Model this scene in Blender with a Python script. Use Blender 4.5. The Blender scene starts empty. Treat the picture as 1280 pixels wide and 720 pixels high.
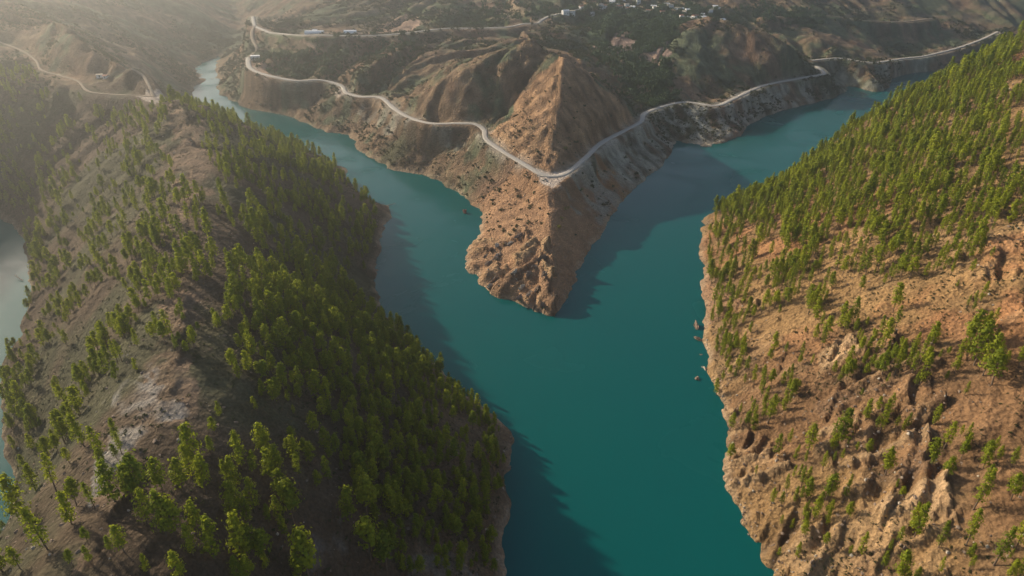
import bpy, math, random
import numpy as np
from mathutils import Vector, kdtree

RNG = np.random.default_rng(11)
random.seed(5)
S = 0.7                      # metres per layout unit
PITCH = math.radians(29)
FPX = 853.0
HC = 300 * S                 # camera height above the water
cP, sP = math.cos(PITCH), math.sin(PITCH)
scene = bpy.context.scene
col = scene.collection

# ------------------------------------------------------------------ layout helpers
def at(px, py, z=0.0):
    """layout pixel + height (layout units) -> world point"""
    a = (px - 640) / FPX; b = (py - 360) / FPX
    fy = cP - b * sP; fz = -sP - b * cP
    t = (z * S - HC) / fz
    return (a * t, fy * t, z * S)

def W(x, y, z=0.0):
    return (x * S, y * S, z * S)

def project(x, y, z):
    d = z - HC
    ax = y * cP - d * sP
    up = y * sP + d * cP
    ax = np.maximum(ax, 1e-3)
    return 640 + FPX * x / ax, 360 - FPX * up / ax, ax

# ------------------------------------------------------------------ noise
def _hash(ix, iy, seed):
    h = (ix.astype(np.int64) * 374761393 + iy.astype(np.int64) * 668265263 + seed * 974634777) & 0x7fffffff
    h = ((h ^ (h >> 13)) * 1274126177) & 0x7fffffff
    h = ((h ^ (h >> 16)) * 1103515245 + 12345) & 0x7fffffff
    return (h ^ (h >> 15)) / 2147483648.0 * 2 - 1

def vnoise(x, y, seed=0):
    ix = np.floor(x); iy = np.floor(y)
    fx = x - ix; fy = y - iy
    ux = fx * fx * fx * (fx * (fx * 6 - 15) + 10); uy = fy * fy * fy * (fy * (fy * 6 - 15) + 10)
    a = _hash(ix, iy, seed); b = _hash(ix + 1, iy, seed); c = _hash(ix, iy + 1, seed); d = _hash(ix + 1, iy + 1, seed)
    return (a * (1 - ux) + b * ux) * (1 - uy) + (c * (1 - ux) + d * ux) * uy

def fbm(x, y, octv=4, seed=0, gain=0.5):
    s = np.zeros_like(x, dtype=float); amp = 1.0
    for o in range(octv):
        ca, sa = math.cos(o * 1.1), math.sin(o * 1.1)
        s += amp * vnoise((x * ca - y * sa) * 2 ** o + 17.3 * o, (x * sa + y * ca) * 2 ** o - 9.1 * o, seed + o * 7)
        amp *= gain
    return s

def sstep(e0, e1, x):
    t = np.clip((x - e0) / (e1 - e0), 0, 1)
    return t * t * (3 - 2 * t)

# ------------------------------------------------------------------ layout of shores, ridges, gullies, roads
far_bank = [(276.5,73),(268,80),(270,91),(276,100),(271,108),(274,116),(285,123),(296,128),(309,135),(331,140),(345,141),(367,148),
    (380,153),(389,158),(400,163),(407,165),(424,167),(438,169),(448,186),(469,198),(486,210),(514,219),(534,222),(548,224),(555,229),(565,237),
    (583,251),(600,266),(601,275),(593,289),(591,304),(581,311),(577,327),(583,344),(598,353),(607,365),(624,372),(638,377),
    (662,390),(682,396),(691,402),(703,392),(710,372),(724,351),(729,327),(738,311),(755,299),(758,282),(767,268),(782,251),
    (796,237),(812,222),(827,210),(833,203),(839,197),(842,190),(840,182),(839,175),(850,176),(870,182),(885,186),(897,184),(909,179),(933,169),
    (936,158),(954,148),(978,139),(1012,131),(1040,124),(1059,115),(1058,108),(1063,106),(1078,110),(1095,119),(1116,110),
    (1117,98),(1136,93),(1160,90)]
near_left_bank = [(638,713),(627,692),(634,658),(641,617),(650,565),(646,541),(638,527),(610,508),(576,489),(560,470),(548,456),(517,427),
    (486,403),(471,372),(472,334),(479,313),(477,292),(490,272),(490,258),(469,251),(448,237)]
river_bank = [(238,113),(253,101),(248,91),(244,84),(263,74),(275,69)]
right_bank = [(955,718),(936,679),(919,641),(904,624),(899,593),(900,572),(907,544),(904,527),(893,506),(886,486),(885,471),(876,433),
    (876,385),(874,333),(873,285),(878,271)]
lake_bank = [(0,270),(15,282),(26,302),(33,330),(34,368),(26,392),(21,423),(0,447),(-8,480),(-6,520),(0,575),(14,591),(9,627),(2,679)]

water_main = ([W(-20,-420), W(-20,0), W(-8,180)] + [at(*p) for p in near_left_bank] +
    [W(-230,880), W(-330,985), W(-440,1060), W(-540,1160)] + [at(*p) for p in river_bank] + [at(*p) for p in far_bank] +
    [W(1000,1500), W(1200,1520), W(1700,1600), W(2500,1700), W(2500,1350), W(1700,1250), W(1100,1100), W(800,1010), W(600,930), W(450,860), W(330,790), W(240,725)] +
    [at(*p) for p in right_bank[::-1]] + [W(135,150), W(140,0), W(150,-420)])
water_left = ([at(*p) for p in lake_bank] + [W(-285,190), W(-295,0), W(-300,-420), W(-480,-420), W(-520,100), W(-560,400), W(-640,600), W(-660,690)])

ROADS = {
 'shore': (2.8, [(310,72,58),(311,82,56),(317,88,55),(330,93,54),(347,97,53),(370,101,51),(397,100,50),(413,102.5,48),(428,108,46),(433,116,45),(452,121,46),
    (476,122,48),(491,134,49),(510,146,50),(538,154,53),(572,154,55),(593,155,55),(605,162,53),(608,174,51),(627,188,50),(655,205,48),(676,217,46),(693,220,45),
    (710,215,44.5),(731,198,44),(751,179,42),(779,164,40),(801,152,38),(807,141,37),(840,130,35),(861,128,34),(895,132,33),(916,124,33),(950,108.5,33),
    (988,100,33),(1018,95,33),(1030,92.5,33),(1027,88,36),(1021,83,38)]),
 'nose': (2.6, [(1014,76,40),(1047,73,38),(1070,76,37),(1092,78.6,35),(1112,76,29),(1133,73,25),(1152,71,26),(1171,67,28),(1198,60,32),(1226,50,45),(1247,40,60)]),
 'upper': (2.4, [(337,41,90),(370,44,95),(400,44,100),(452,45,100),(503,42,100),(555,36,100),(593,35.5,100),(634,34,101),(655,30,103),(672,29,104),(676,26,105),
    (686,21,107),(710,15,110),(734,10,112),(762,6,115)]),
 'valley': (2.6, [(337,41,90),(321,34,92),(318,31,94),(316,21,100)]),
 'lane': (2.2, [(318,33,93),(315,40,87),(316,50,78),(321,60,70),(316,68,60),(310,72,58)]),
 'pass': (1.25, [(0,53,125),(28,64,118),(45,76,111),(52,88,105),(76,95,102),(98,102,100),(110,114,96),(138,118,95),(172,119.5,97),(193,121,98)]),
 'crest': (1.3, [(193,121,98),(186,107,106),(179,95,112),(165,86,120)]),
 'plain': (2.2, [(960,22,88),(1030,20,84),(1080,26,75),(1125,28,71),(1165,24,74)]),
}
LINES = [
 # left hill: crest towards the camera, silhouette spur
 [(193,121,98),(240,145,109),(240,182,127),(225,240,135),(215,320,138),(205,420,140),(165,560,140),(120,720,138)],
 [(240,143,110),(260,135,97),(300,145,70),(340,163,48),(400,204,22),(440,234,5)],
 # right hill
 [(902,264,7),(960,227,38),(1020,184,73),(1100,134,113),(1200,80,158),(1280,40,188)],
 [(1280,40,188),(1280,100,175),(1280,200,150),(1280,300,125),(1280,400,104),(1280,560,80),(1280,720,62)],
 # headland crest and pyramid
 [(693,220,45),(690,250,39),(688,290,28),(692,340,16),(693,385,5)],
 [(693,218,45.5),(692,180,64.5),(697,140,89),(703,67,138)],
 [(612,160,52),(640,125,78),(670,98,108),(690,80,124)],
 [(703,67,138),(735,88,112),(770,115,80),(800,140,43)],
 [(815,145,37),(800,110,50),(770,70,75),(750,40,92),(760,14,108)],
 # crests left of the pyramid
 [(496,120,58),(538,86,98),(565,72,115),(593,52,130)],
 [(520,112,60),(560,92,88),(600,70,110),(630,55,124)],
 [(497,128,58),(555,103,95),(613,74,125),(655,52,142),(675,45,146)],
 [(675,45,146),(690,54,142),(703,67,138)],
 [(655,40,112),(680,38,112)],
 [(600,160,54),(607,170,51)],
 [(600,172,48),(572,203,25),(560,226,4)],
 [(545,175,26),(540,190,13),(536,215,2)],
 [(486,136,46),(469,165,28),(460,188,4)],
 [(426,112,46),(413,120,40),(388,141,12)],
 [(440,95,70),(460,80,80),(485,65,95)],
 [(470,115,50),(490,95,68),(515,75,80)],
 # east hill, noses
 [(1045,104,22),(1020,85,50),(985,55,88),(930,32,115),(880,22,120)],
 [(880,22,120),(850,60,85),(835,100,55),(828,128,36)],
 [(985,56,88),(935,90,52)],
 [(1058,104,3),(1000,62,45),(960,40,74)],
 [(1093,112,10),(1085,80,38),(1060,60,60),(1020,40,72),(980,30,80)],
 [(1117,97,2),(1130,60,34),(1140,45,52)],
 [(760,12,110),(800,10,112),(850,8,116),(900,6,120)],
 # slopes left of the river
 [(193,119,98),(175,95,113),(150,75,125),(120,55,138),(95,42,150),(60,20,160),(25,4,165)],
 [(179,64,70),(138,38,100),(93,10,140)],
 [(205,95,48),(190,85,60),(140,52,86)],
]
WLINES = [
 [(120*-1,120,138),(-110,0,135),(-100,-420,140)],
 [(420,50,200),(500,300,230),(600,550,240),(680,830,215),(1100,960,140)],
 [(420,50,200),(360,-420,190)],
 [(575,815,190),(680,830,215)],
 [(-880,-420,330),(-880,0,330),(-890,400,335),(-960,720,330),(-1080,903,320),(-1268,1134,310),(-1433,1423,310),(-1600,1800,330),(-1900,2300,340)],
 [(-1900,2300,340),(-1400,2500,330),(-1050,2650,80),(-750,2700,320),(0,2750,345),(900,2600,345),(1700,2400,345),(2600,2200,345)],
 [(-690,1720,8),(-760,2050,22),(-900,2400,40),(-1050,2650,70)],
 [(-330,1780,140),(-350,2200,250)],
 [(-1150,1950,230),(-1250,2250,300)],
]

# ------------------------------------------------------------------ base height field (membrane between shores, crests, gullies and roads)
X0, X1, Y0, Y1 = -1330.0, 1800.0, -290.0, 2420.0
WMAX = 16.0
def densify(pts, step):
    out = []
    for (a, b) in zip(pts[:-1], pts[1:]):
        a = np.array(a, float); b = np.array(b, float)
        n = max(1, int(np.linalg.norm((b - a)[:2]) / step))
        for k in range(n): out.append(a + (b - a) * k / n)
    out.append(np.array(pts[-1], float))
    return np.array(out)

def smooth_line(pts, n=6):
    """Catmull-Rom through the points"""
    P = [np.array(p, float) for p in pts]; P = [P[0]] + P + [P[-1]]
    out = []
    for i in range(1, len(P) - 2):
        for k in range(n):
            t = k / n
            out.append(0.5 * ((2 * P[i]) + (-P[i-1] + P[i+1]) * t + (2*P[i-1] - 5*P[i] + 4*P[i+1] - P[i+2]) * t*t + (-P[i-1] + 3*P[i] - 3*P[i+1] + P[i+2]) * t**3))
    out.append(P[-2])
    return np.array(out)

road_world = {k: (w, smooth_line([at(*p) for p in pts])) for k, (w, pts) in ROADS.items()}
LAND = [[at(*p) for p in l] for l in LINES] + [[W(*p) for p in l] for l in WLINES] + [list(map(tuple, r[1])) for k_, r in road_world.items() if k_ != 'plain']

def poly_mask(poly, gx, gy):
    inside = np.zeros(gx.shape, bool)
    n = len(poly)
    for i in range(n):
        x1, y1 = poly[i][:2]; x2, y2 = poly[(i + 1) % n][:2]
        if y1 == y2: continue
        c = ((y1 > gy) != (y2 > gy)) & (gx < (x2 - x1) * (gy - y1) / (y2 - y1) + x1)
        inside ^= c
    return inside

def solve_level(cell, init=None):
    nx = int((X1 - X0) / cell) + 1; ny = int((Y1 - Y0) / cell) + 1
    gx, gy = np.meshgrid(X0 + np.arange(nx) * cell, Y0 + np.arange(ny) * cell)
    wat = poly_mask(water_main, gx, gy) | poly_mask(water_left, gx, gy)
    acc = np.zeros((ny, nx)); cnt = np.zeros((ny, nx))
    for l in LAND:
        p = densify(l, cell * 0.5)
        i = np.round((p[:, 0] - X0) / cell).astype(int); j = np.round((p[:, 1] - Y0) / cell).astype(int)
        ok = (i >= 0) & (i < nx) & (j >= 0) & (j < ny)
        np.add.at(acc, (j[ok], i[ok]), p[ok, 2]); np.add.at(cnt, (j[ok], i[ok]), 1)
    fixed = (cnt > 0) & ~wat
    val = np.where(cnt > 0, acc / np.maximum(cnt, 1), 0)
    # shore cells: land cells that touch water
    nb = np.zeros_like(wat)
    nb[1:] |= wat[:-1]; nb[:-1] |= wat[1:]; nb[:, 1:] |= wat[:, :-1]; nb[:, :-1] |= wat[:, 1:]
    shore = nb & ~wat
    fixed |= shore; val[shore] = 0.3
    k = np.where(wat, -0.02, 0.0)
    hill = ((gx > 70) & (gx < 400) & (gy < 560)) | ((gx > -330) & (gx < 0) & (gy < 640))
    k = np.where(hill & ~wat, 0.0022, k)
    head = (gx > -120) & (gx < 120) & (gy > 330) & (gy < 560)
    k = np.where(head & ~wat, 0.0030, k)
    h = np.full((ny, nx), 60.0) if init is None else init(gx, gy)
    h[wat] = np.minimum(h[wat], -1)
    h[fixed] = val[fixed]
    src = k * cell * cell / 4
    it = 500 if init is None else 160
    for _ in range(it):
        q = np.pad(h, 1, mode='edge')
        h = (q[:-2, 1:-1] + q[2:, 1:-1] + q[1:-1, :-2] + q[1:-1, 2:]) * 0.25 + src
        h[fixed] = val[fixed]
    return h, gx, gy, cell, wat

def bil(h, cell, x, y):
    u = np.clip((x - X0) / cell, 0, h.shape[1] - 1.001); v = np.clip((y - Y0) / cell, 0, h.shape[0] - 1.001)
    i = u.astype(int); j = v.astype(int); fx = u - i; fy = v - j
    return (h[j, i] * (1 - fx) + h[j, i + 1] * fx) * (1 - fy) + (h[j + 1, i] * (1 - fx) + h[j + 1, i + 1] * fx) * fy

lev = solve_level(64.0)
for c in (32.0, 16.0, 8.0, 4.0):
    ph, pc = lev[0], lev[3]
    lev = solve_level(c, lambda x, y: bil(ph, pc, x, y))
hb, gX, gY, CELL, watg = lev
for _ in range(3):   # soften the tent-like crests a little
    q = np.pad(hb, 1, mode='edge')
    hb = hb * 0.5 + (q[:-2, 1:-1] + q[2:, 1:-1] + q[1:-1, :-2] + q[1:-1, 2:]) * 0.125
lmask = ((gX < -20) & (gY < 470) & (hb > 22)).astype(float)
for _ in range(6):
    q = np.pad(lmask, 1, mode='edge'); lmask = (q[:-2, 1:-1] + q[2:, 1:-1] + q[1:-1, :-2] + q[1:-1, 2:]) * 0.25
for _ in range(45):   # the left hill has a broad rounded back
    q = np.pad(hb, 1, mode='edge'); hb = hb + lmask * ((q[:-2, 1:-1] + q[2:, 1:-1] + q[1:-1, :-2] + q[1:-1, 2:]) * 0.25 - hb)
hb = np.clip(hb, -22, 460)
gq = hb.copy()
for _ in range(14):
    q = np.pad(gq, 1, mode='edge'); gq = (q[:-2, 1:-1] + q[2:, 1:-1] + q[1:-1, :-2] + q[1:-1, 2:]) * 0.25
GY_, GX_ = np.gradient(gq, CELL)
gn = np.sqrt(GX_ ** 2 + GY_ ** 2) + 1e-4
DX, DY = GX_ / gn, GY_ / gn
SLOPE = gn

def raycast(px, py):
    """layout pixels -> terrain points"""
    px = np.asarray(px, float); py = np.asarray(py, float)
    a = (px - 640) / FPX; b = (py - 360) / FPX
    dx, dy, dz = a, cP - b * sP, -sP - b * cP
    t = np.full(px.shape, 60.0); done = np.zeros(px.shape, bool)
    for _ in range(1400):
        z = HC + dz * t
        hit = z <= np.maximum(bil(hb, CELL, dx * t, dy * t), 0)
        done |= hit
        t = np.where(done, t, t + 0.8 + t * 0.0006)
        if done.all(): break
    return dx * t, dy * t
pr = np.array([p[:2] for p in smooth_line(ROADS['plain'][1])])
prx, pry = raycast(pr[:, 0], pr[:, 1])
road_world['plain'] = (ROADS['plain'][0], np.stack([prx, pry, bil(gq, CELL, prx, pry)], 1))

# road distance field on the grid
rk_pts = []
for k, (w, line) in road_world.items():
    d = densify(line, 2.5)
    rk_pts += [(p[0], p[1], p[2], w) for p in d]
rk_pts += [(*at(a, b, 44.6), 5.0) for a, b in ((690, 222), (690, 227), (684, 225), (697, 224), (690, 231), (678, 220), (704, 219))]
rk_pts += [(*at(a, 41.4, 99.8), 6.0) for a in (381, 385, 389, 393, 397, 401, 405, 430, 434, 438, 442, 446)]
kd = kdtree.KDTree(len(rk_pts))
for i, p in enumerate(rk_pts): kd.insert((p[0], p[1], 0), i)
kd.balance()
near_road = np.zeros(hb.shape, bool)
for p in rk_pts:
    i = int((p[0] - X0) / CELL); j = int((p[1] - Y0) / CELL)
    near_road[max(0, j - 6):j + 8, max(0, i - 6):i + 8] = True

def lic(x, y, wl, length, steps, seed):
    """noise smeared along the fall line: rills and gullies"""
    acc = vnoise(x / wl, y / wl, seed)
    step = length / steps
    for sgn in (1, -1):
        px, py = x.copy(), y.copy()
        for s in range(steps):
            px = px + sgn * step * bil(DX, CELL, px, py); py = py + sgn * step * bil(DY, CELL, px, py)
            acc = acc + vnoise(px / wl, py / wl, seed) * (1 - (s + 1) / (steps + 1))
    return acc / math.sqrt(steps * 0.9 + 1)

ROCK_POLY = [  # craggy places, as layout pixels with a strength
 ([(1030,440),(1150,420),(1185,560),(1165,650),(1060,640),(1010,540)], 1.2),
 ([(885,490),(960,560),(1040,720),(950,730),(890,600)], 1.0), ([(1010,640),(1180,620),(1200,730),(1020,730)], 0.6),
 ([(880,400),(960,380),(1000,470),(900,500)], 0.45),
 ([(600,370),(660,300),(692,300),(700,400),(640,385)], 1.25),
 ([(600,305),(660,280),(668,296),(610,320)], 1.0),
 ([(578,330),(610,315),(620,345),(600,360)], 0.7),
 ([(620,165),(690,150),(690,215),(640,190)], 0.5),
 ([(1190,300),(1280,260),(1280,420),(1220,400)], 0.5),
]
def region(px, py, polys, soft=14):
    out = np.zeros(px.shape)
    jx = px + fbm(px / 24, py / 24, 3, 77) * soft; jy = py + fbm(px / 24 + 40, py / 24, 3, 78) * soft
    for poly, s in polys:
        out = np.maximum(out, poly_mask(poly, jx, jy) * s)
    return out

def full_height(x, y, want=False):
    x = np.asarray(x, float); y = np.asarray(y, float)
    base = bil(hb, CELL, x, y)
    px, py, ax = project(x, y, base)
    dist = np.hypot(x, y)
    far = sstep(350, 640, y)
    land = sstep(-6, 10, base)
    body = sstep(2, 32, base)
    g1 = lic(x, y, 70.0, 220, 8, 3)
    g2 = lic(x, y, 26.0, 110, 8, 5)
    g3 = lic(x, y, 7.5, 44, 7, 9)
    g4 = lic(x, y, 3.2, 18, 6, 13)
    big = fbm(x / 160, y / 160, 4, 21)
    rock = np.clip(region(px, py, ROCK_POLY) , 0, 1.3) * sstep(-3, 2, base)
    rocky_shore = sstep(9, 1.0, base) * sstep(-5, 0, base)
    nr = bil(near_road.astype(float), CELL, x, y) > 0
    rd_all = np.full(x.shape, 99.0); rz = np.zeros(x.shape); rw = np.zeros(x.shape)
    if nr.any():
        a_, b_, c_ = rd_all.ravel(), rz.ravel(), rw.ravel(); xr = x.ravel(); yr = y.ravel()
        for i in np.nonzero(nr.ravel())[0]:
            _, q, d = kd.find((xr[i], yr[i], 0))
            a_[i] = d; b_[i] = rk_pts[q][2]; c_[i] = rk_pts[q][3]
        rd_all, rz, rw = a_.reshape(x.shape), b_.reshape(x.shape), c_.reshape(x.shape)
    body = body * (0.15 + 0.85 * sstep(5, 24, rd_all))
    gully = lambda n, s: -np.exp(-(n / s) ** 2)
    h = base.copy()
    calm = 1 - 0.5 * region(px, py, [([(605,170),(690,60),(720,60),(812,150),(700,225)], 1.0)], 4)
    h += body * far * (8.0 * calm * gully(g1, 0.5) + 3.4 * big + 6.0 * calm * gully(g2, 0.4) + 1.6 * g2 + 2.0 * fbm(x / 17, y / 17, 4, 231))
    h += body * (1 - far) * (2.2 * gully(g1, 0.45) + 2.0 * big + 1.1 * g2)
    h += land * (0.35 + 0.35 * far) * g3 * (0.4 + 0.8 * sstep(0.2, 0.8, bil(SLOPE, CELL, x, y)))
    h += (1 - far) * land * 0.22 * g4
    blk = np.abs(vnoise(x / 9, y / 9, 201)) + 0.6 * np.abs(vnoise(x / 4.1, y / 4.1, 203)) + 0.35 * np.abs(vnoise(x / 1.9, y / 1.9, 205))
    h += rock * (np.where(x > 60, 0.5, 2.6) * np.abs(g3) + 1.5 * g4 + 0.8 * np.maximum(g2, 0) + np.where(x > 60, 0.9, 1.6) * blk)
    h += (1 - far) * land * 0.55 * sstep(0.1, 0.9, fbm(x / 34, y / 34, 3, 211)) * blk
    h += rocky_shore * (1.5 * fbm(x / 14, y / 14, 4, 31) + 0.5 * g4)
    h += land * 0.18 * fbm(x / 3.0, y / 3.0, 3, 41)
    u_ = x * 0.62 + y * 0.78; w_ = x * 0.78 - y * 0.62
    w2 = w_ + 3.0 * fbm(x / 25, y / 25, 3, 221)
    strata = 1 - 2 * np.abs(vnoise(w2 / 3.4, u_ / 22, 223)) + 0.6 * (1 - 2 * np.abs(vnoise(w2 / 1.6, u_ / 11, 225)))
    smask = sstep(60, 90, x) * sstep(470, 330, y) * land * (0.35 + 0.9 * np.minimum(rock, 1) + 0.5 * sstep(0.0, 0.6, fbm(x / 28, y / 28, 3, 227)))
    h += smask * 1.5 * strata
    # road benches
    if nr.any():
        e = rw + 0.7 + np.maximum(0, (np.hypot(x, y) - 500) * 0.006)
        t = sstep(0, 9.0, rd_all - e)
        h = np.where(nr, (rz - 0.15) * (1 - t) + h * t, h)
    rd = np.where(rw > 2.3, rd_all, 99.0)
    if want:
        return h, dict(px=px, py=py, g1=g1, g2=g2, g3=g3, g4=g4, strata=strata * smask, big=big, rock=rock, base=base, rd=rd, far=far)
    return h

# ------------------------------------------------------------------ object helpers
def tag(o, label=None, cat=None, group=None, kind=None):
    if label: o['label'] = label
    if cat: o['category'] = cat
    if group: o['group'] = group
    if kind: o['kind'] = kind
    return o

def mesh_np(name, verts, faces, smooth=False):
    """faces: int array (n,3) or (n,4)"""
    me = bpy.data.meshes.new(name)
    verts = np.asarray(verts, np.float32); faces = np.asarray(faces, np.int32)
    nf, k = faces.shape
    me.vertices.add(len(verts)); me.vertices.foreach_set('co', verts.ravel())
    me.loops.add(nf * k); me.loops.foreach_set('vertex_index', faces.ravel())
    me.polygons.add(nf); me.polygons.foreach_set('loop_start', np.arange(0, nf * k, k, dtype=np.int32))
    if smooth: me.polygons.foreach_set('use_smooth', np.ones(nf, bool))
    me.update(calc_edges=True); me.validate()
    return me

def obj(name, me, mat=None, parent=None):
    o = bpy.data.objects.new(name, me)
    if mat is not None: me.materials.append(mat)
    col.objects.link(o)
    if parent is not None: o.parent = parent
    return o

def empty(name, loc, rz=0.0):
    o = bpy.data.objects.new(name, None); o.empty_display_size = 1
    o.location = loc; o.rotation_euler = (0, 0, rz)
    col.objects.link(o)
    return o

# ------------------------------------------------------------------ materials
def new_mat(name):
    m = bpy.data.materials.new(name); m.use_nodes = True
    nt = m.node_tree; nt.nodes.clear()
    out = nt.nodes.new('ShaderNodeOutputMaterial')
    return m, nt, out
def N(nt, t, **kw):
    n = nt.nodes.new(t)
    for k, v in kw.items(): setattr(n, k, v)
    return n
def simple(name, rgb, rough=0.8, var=0.25, scale=2.0, spec=0.3):
    m, nt, out = new_mat(name)
    b = N(nt, 'ShaderNodeBsdfPrincipled'); b.inputs['Roughness'].default_value = rough; b.inputs['Specular IOR Level'].default_value = spec
    tc = N(nt, 'ShaderNodeTexCoord'); nz = N(nt, 'ShaderNodeTexNoise'); nz.inputs['Scale'].default_value = scale; nz.inputs['Detail'].default_value = 6
    nt.links.new(tc.outputs['Object'], nz.inputs['Vector'])
    mx = N(nt, 'ShaderNodeMix', data_type='RGBA')
    mx.inputs['A'].default_value = (*[c * (1 - var) for c in rgb], 1); mx.inputs['B'].default_value = (*[min(1, c * (1 + var)) for c in rgb], 1)
    nt.links.new(nz.outputs['Fac'], mx.inputs['Factor']); nt.links.new(mx.outputs['Result'], b.inputs['Base Color'])
    nt.links.new(b.outputs['BSDF'], out.inputs['Surface'])
    return m

def terrain_mat():
    m, nt, out = new_mat('hillside_soil_and_rock')
    b = N(nt, 'ShaderNodeBsdfPrincipled'); b.inputs['Roughness'].default_value = 0.95; b.inputs['Specular IOR Level'].default_value = 0.15
    at_ = N(nt, 'ShaderNodeAttribute', attribute_name='albedo')
    tc = N(nt, 'ShaderNodeTexCoord')
    n1 = N(nt, 'ShaderNodeTexNoise'); n1.inputs['Scale'].default_value = 0.9; n1.inputs['Detail'].default_value = 8; n1.inputs['Roughness'].default_value = 0.7
    n2 = N(nt, 'ShaderNodeTexNoise'); n2.inputs['Scale'].default_value = 0.16; n2.inputs['Detail'].default_value = 6
    vor = N(nt, 'ShaderNodeTexVoronoi'); vor.inputs['Scale'].default_value = 0.55
    mpn = N(nt, 'ShaderNodeMapping'); mpn.inputs['Rotation'].default_value = (0, 0, math.radians(38)); mpn.inputs['Scale'].default_value = (0.8, 0.13, 0.3)
    n3 = N(nt, 'ShaderNodeTexNoise'); n3.inputs['Scale'].default_value = 1.0; n3.inputs['Detail'].default_value = 7; n3.inputs['Roughness'].default_value = 0.65
    nt.links.new(tc.outputs['Object'], mpn.inputs['Vector']); nt.links.new(mpn.outputs[0], n3.inputs['Vector'])
    for n in (n1, n2, vor): nt.links.new(tc.outputs['Object'], n.inputs['Vector'])
    r1 = N(nt, 'ShaderNodeMapRange'); r1.inputs[1].default_value = 0.25; r1.inputs[2].default_value = 0.75; r1.inputs[3].default_value = 0.45; r1.inputs[4].default_value = 1.5
    nt.links.new(n1.outputs['Fac'], r1.inputs[0])
    r2 = N(nt, 'ShaderNodeMapRange'); r2.inputs[1].default_value = 0.3; r2.inputs[2].default_value = 0.7; r2.inputs[3].default_value = 0.8; r2.inputs[4].default_value = 1.2
    nt.links.new(n2.outputs['Fac'], r2.inputs[0])
    mu = N(nt, 'ShaderNodeMath', operation='MULTIPLY'); nt.links.new(r1.outputs[0], mu.inputs[0]); nt.links.new(r2.outputs[0], mu.inputs[1])
    vm = N(nt, 'ShaderNodeVectorMath', operation='SCALE'); nt.links.new(at_.outputs['Color'], vm.inputs[0]); nt.links.new(mu.outputs[0], vm.inputs['Scale'])
    nt.links.new(vm.outputs[0], b.inputs['Base Color'])
    bp = N(nt, 'ShaderNodeBump'); bp.inputs['Strength'].default_value = 0.9; bp.inputs['Distance'].default_value = 1.3
    ad = N(nt, 'ShaderNodeMath', operation='ADD'); nt.links.new(n1.outputs['Fac'], ad.inputs[0]); nt.links.new(vor.outputs['Distance'], ad.inputs[1])
    ad2 = N(nt, 'ShaderNodeMath', operation='MULTIPLY_ADD'); ad2.inputs[1].default_value = 1.6; nt.links.new(n3.outputs['Fac'], ad2.inputs[0]); nt.links.new(ad.outputs[0], ad2.inputs[2]); nt.links.new(ad2.outputs[0], bp.inputs['Height']); nt.links.new(bp.outputs['Normal'], b.inputs['Normal'])
    nt.links.new(b.outputs['BSDF'], out.inputs['Surface'])
    return m

def water_mat():
    m, nt, out = new_mat('teal_reservoir_water')
    b = N(nt, 'ShaderNodeBsdfPrincipled')
    b.inputs['Base Color'].default_value = (0.001, 0.088, 0.082, 1); b.inputs['Roughness'].default_value = 0.16; b.inputs['IOR'].default_value = 1.33; b.inputs['Specular IOR Level'].default_value = 0.2
    tc = N(nt, 'ShaderNodeTexCoord')
    n = N(nt, 'ShaderNodeTexNoise'); n.inputs['Scale'].default_value = 0.5; n.inputs['Detail'].default_value = 5
    n2 = N(nt, 'ShaderNodeTexNoise'); n2.inputs['Scale'].default_value = 0.006; n2.inputs['Detail'].default_value = 3
    for q in (n, n2): nt.links.new(tc.outputs['Object'], q.inputs['Vector'])
    mx = N(nt, 'ShaderNodeMix', data_type='RGBA'); mx.inputs['A'].default_value = (0.0, 0.072, 0.076, 1); mx.inputs['B'].default_value = (0.0, 0.094, 0.082, 1)
    nt.links.new(n2.outputs['Fac'], mx.inputs['Factor']); nt.links.new(mx.outputs['Result'], b.inputs['Base Color'])
    n3 = N(nt, 'ShaderNodeTexNoise'); n3.inputs['Scale'].default_value = 0.014; n3.inputs['Detail'].default_value = 5; n3.inputs['Distortion'].default_value = 1.2
    nt.links.new(tc.outputs['Object'], n3.inputs['Vector'])
    rr_ = N(nt, 'ShaderNodeMapRange'); rr_.inputs[1].default_value = 0.35; rr_.inputs[2].default_value = 0.65; rr_.inputs[3].default_value = 0.07; rr_.inputs[4].default_value = 0.3
    nt.links.new(n3.outputs['Fac'], rr_.inputs[0]); nt.links.new(rr_.outputs[0], b.inputs['Roughness'])
    bp = N(nt, 'ShaderNodeBump'); bp.inputs['Strength'].default_value = 0.22; bp.inputs['Distance'].default_value = 0.15
    nt.links.new(n.outputs['Fac'], bp.inputs['Height']); nt.links.new(bp.outputs['Normal'], b.inputs['Normal'])
    nt.links.new(b.outputs['BSDF'], out.inputs['Surface'])
    return m

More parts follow.
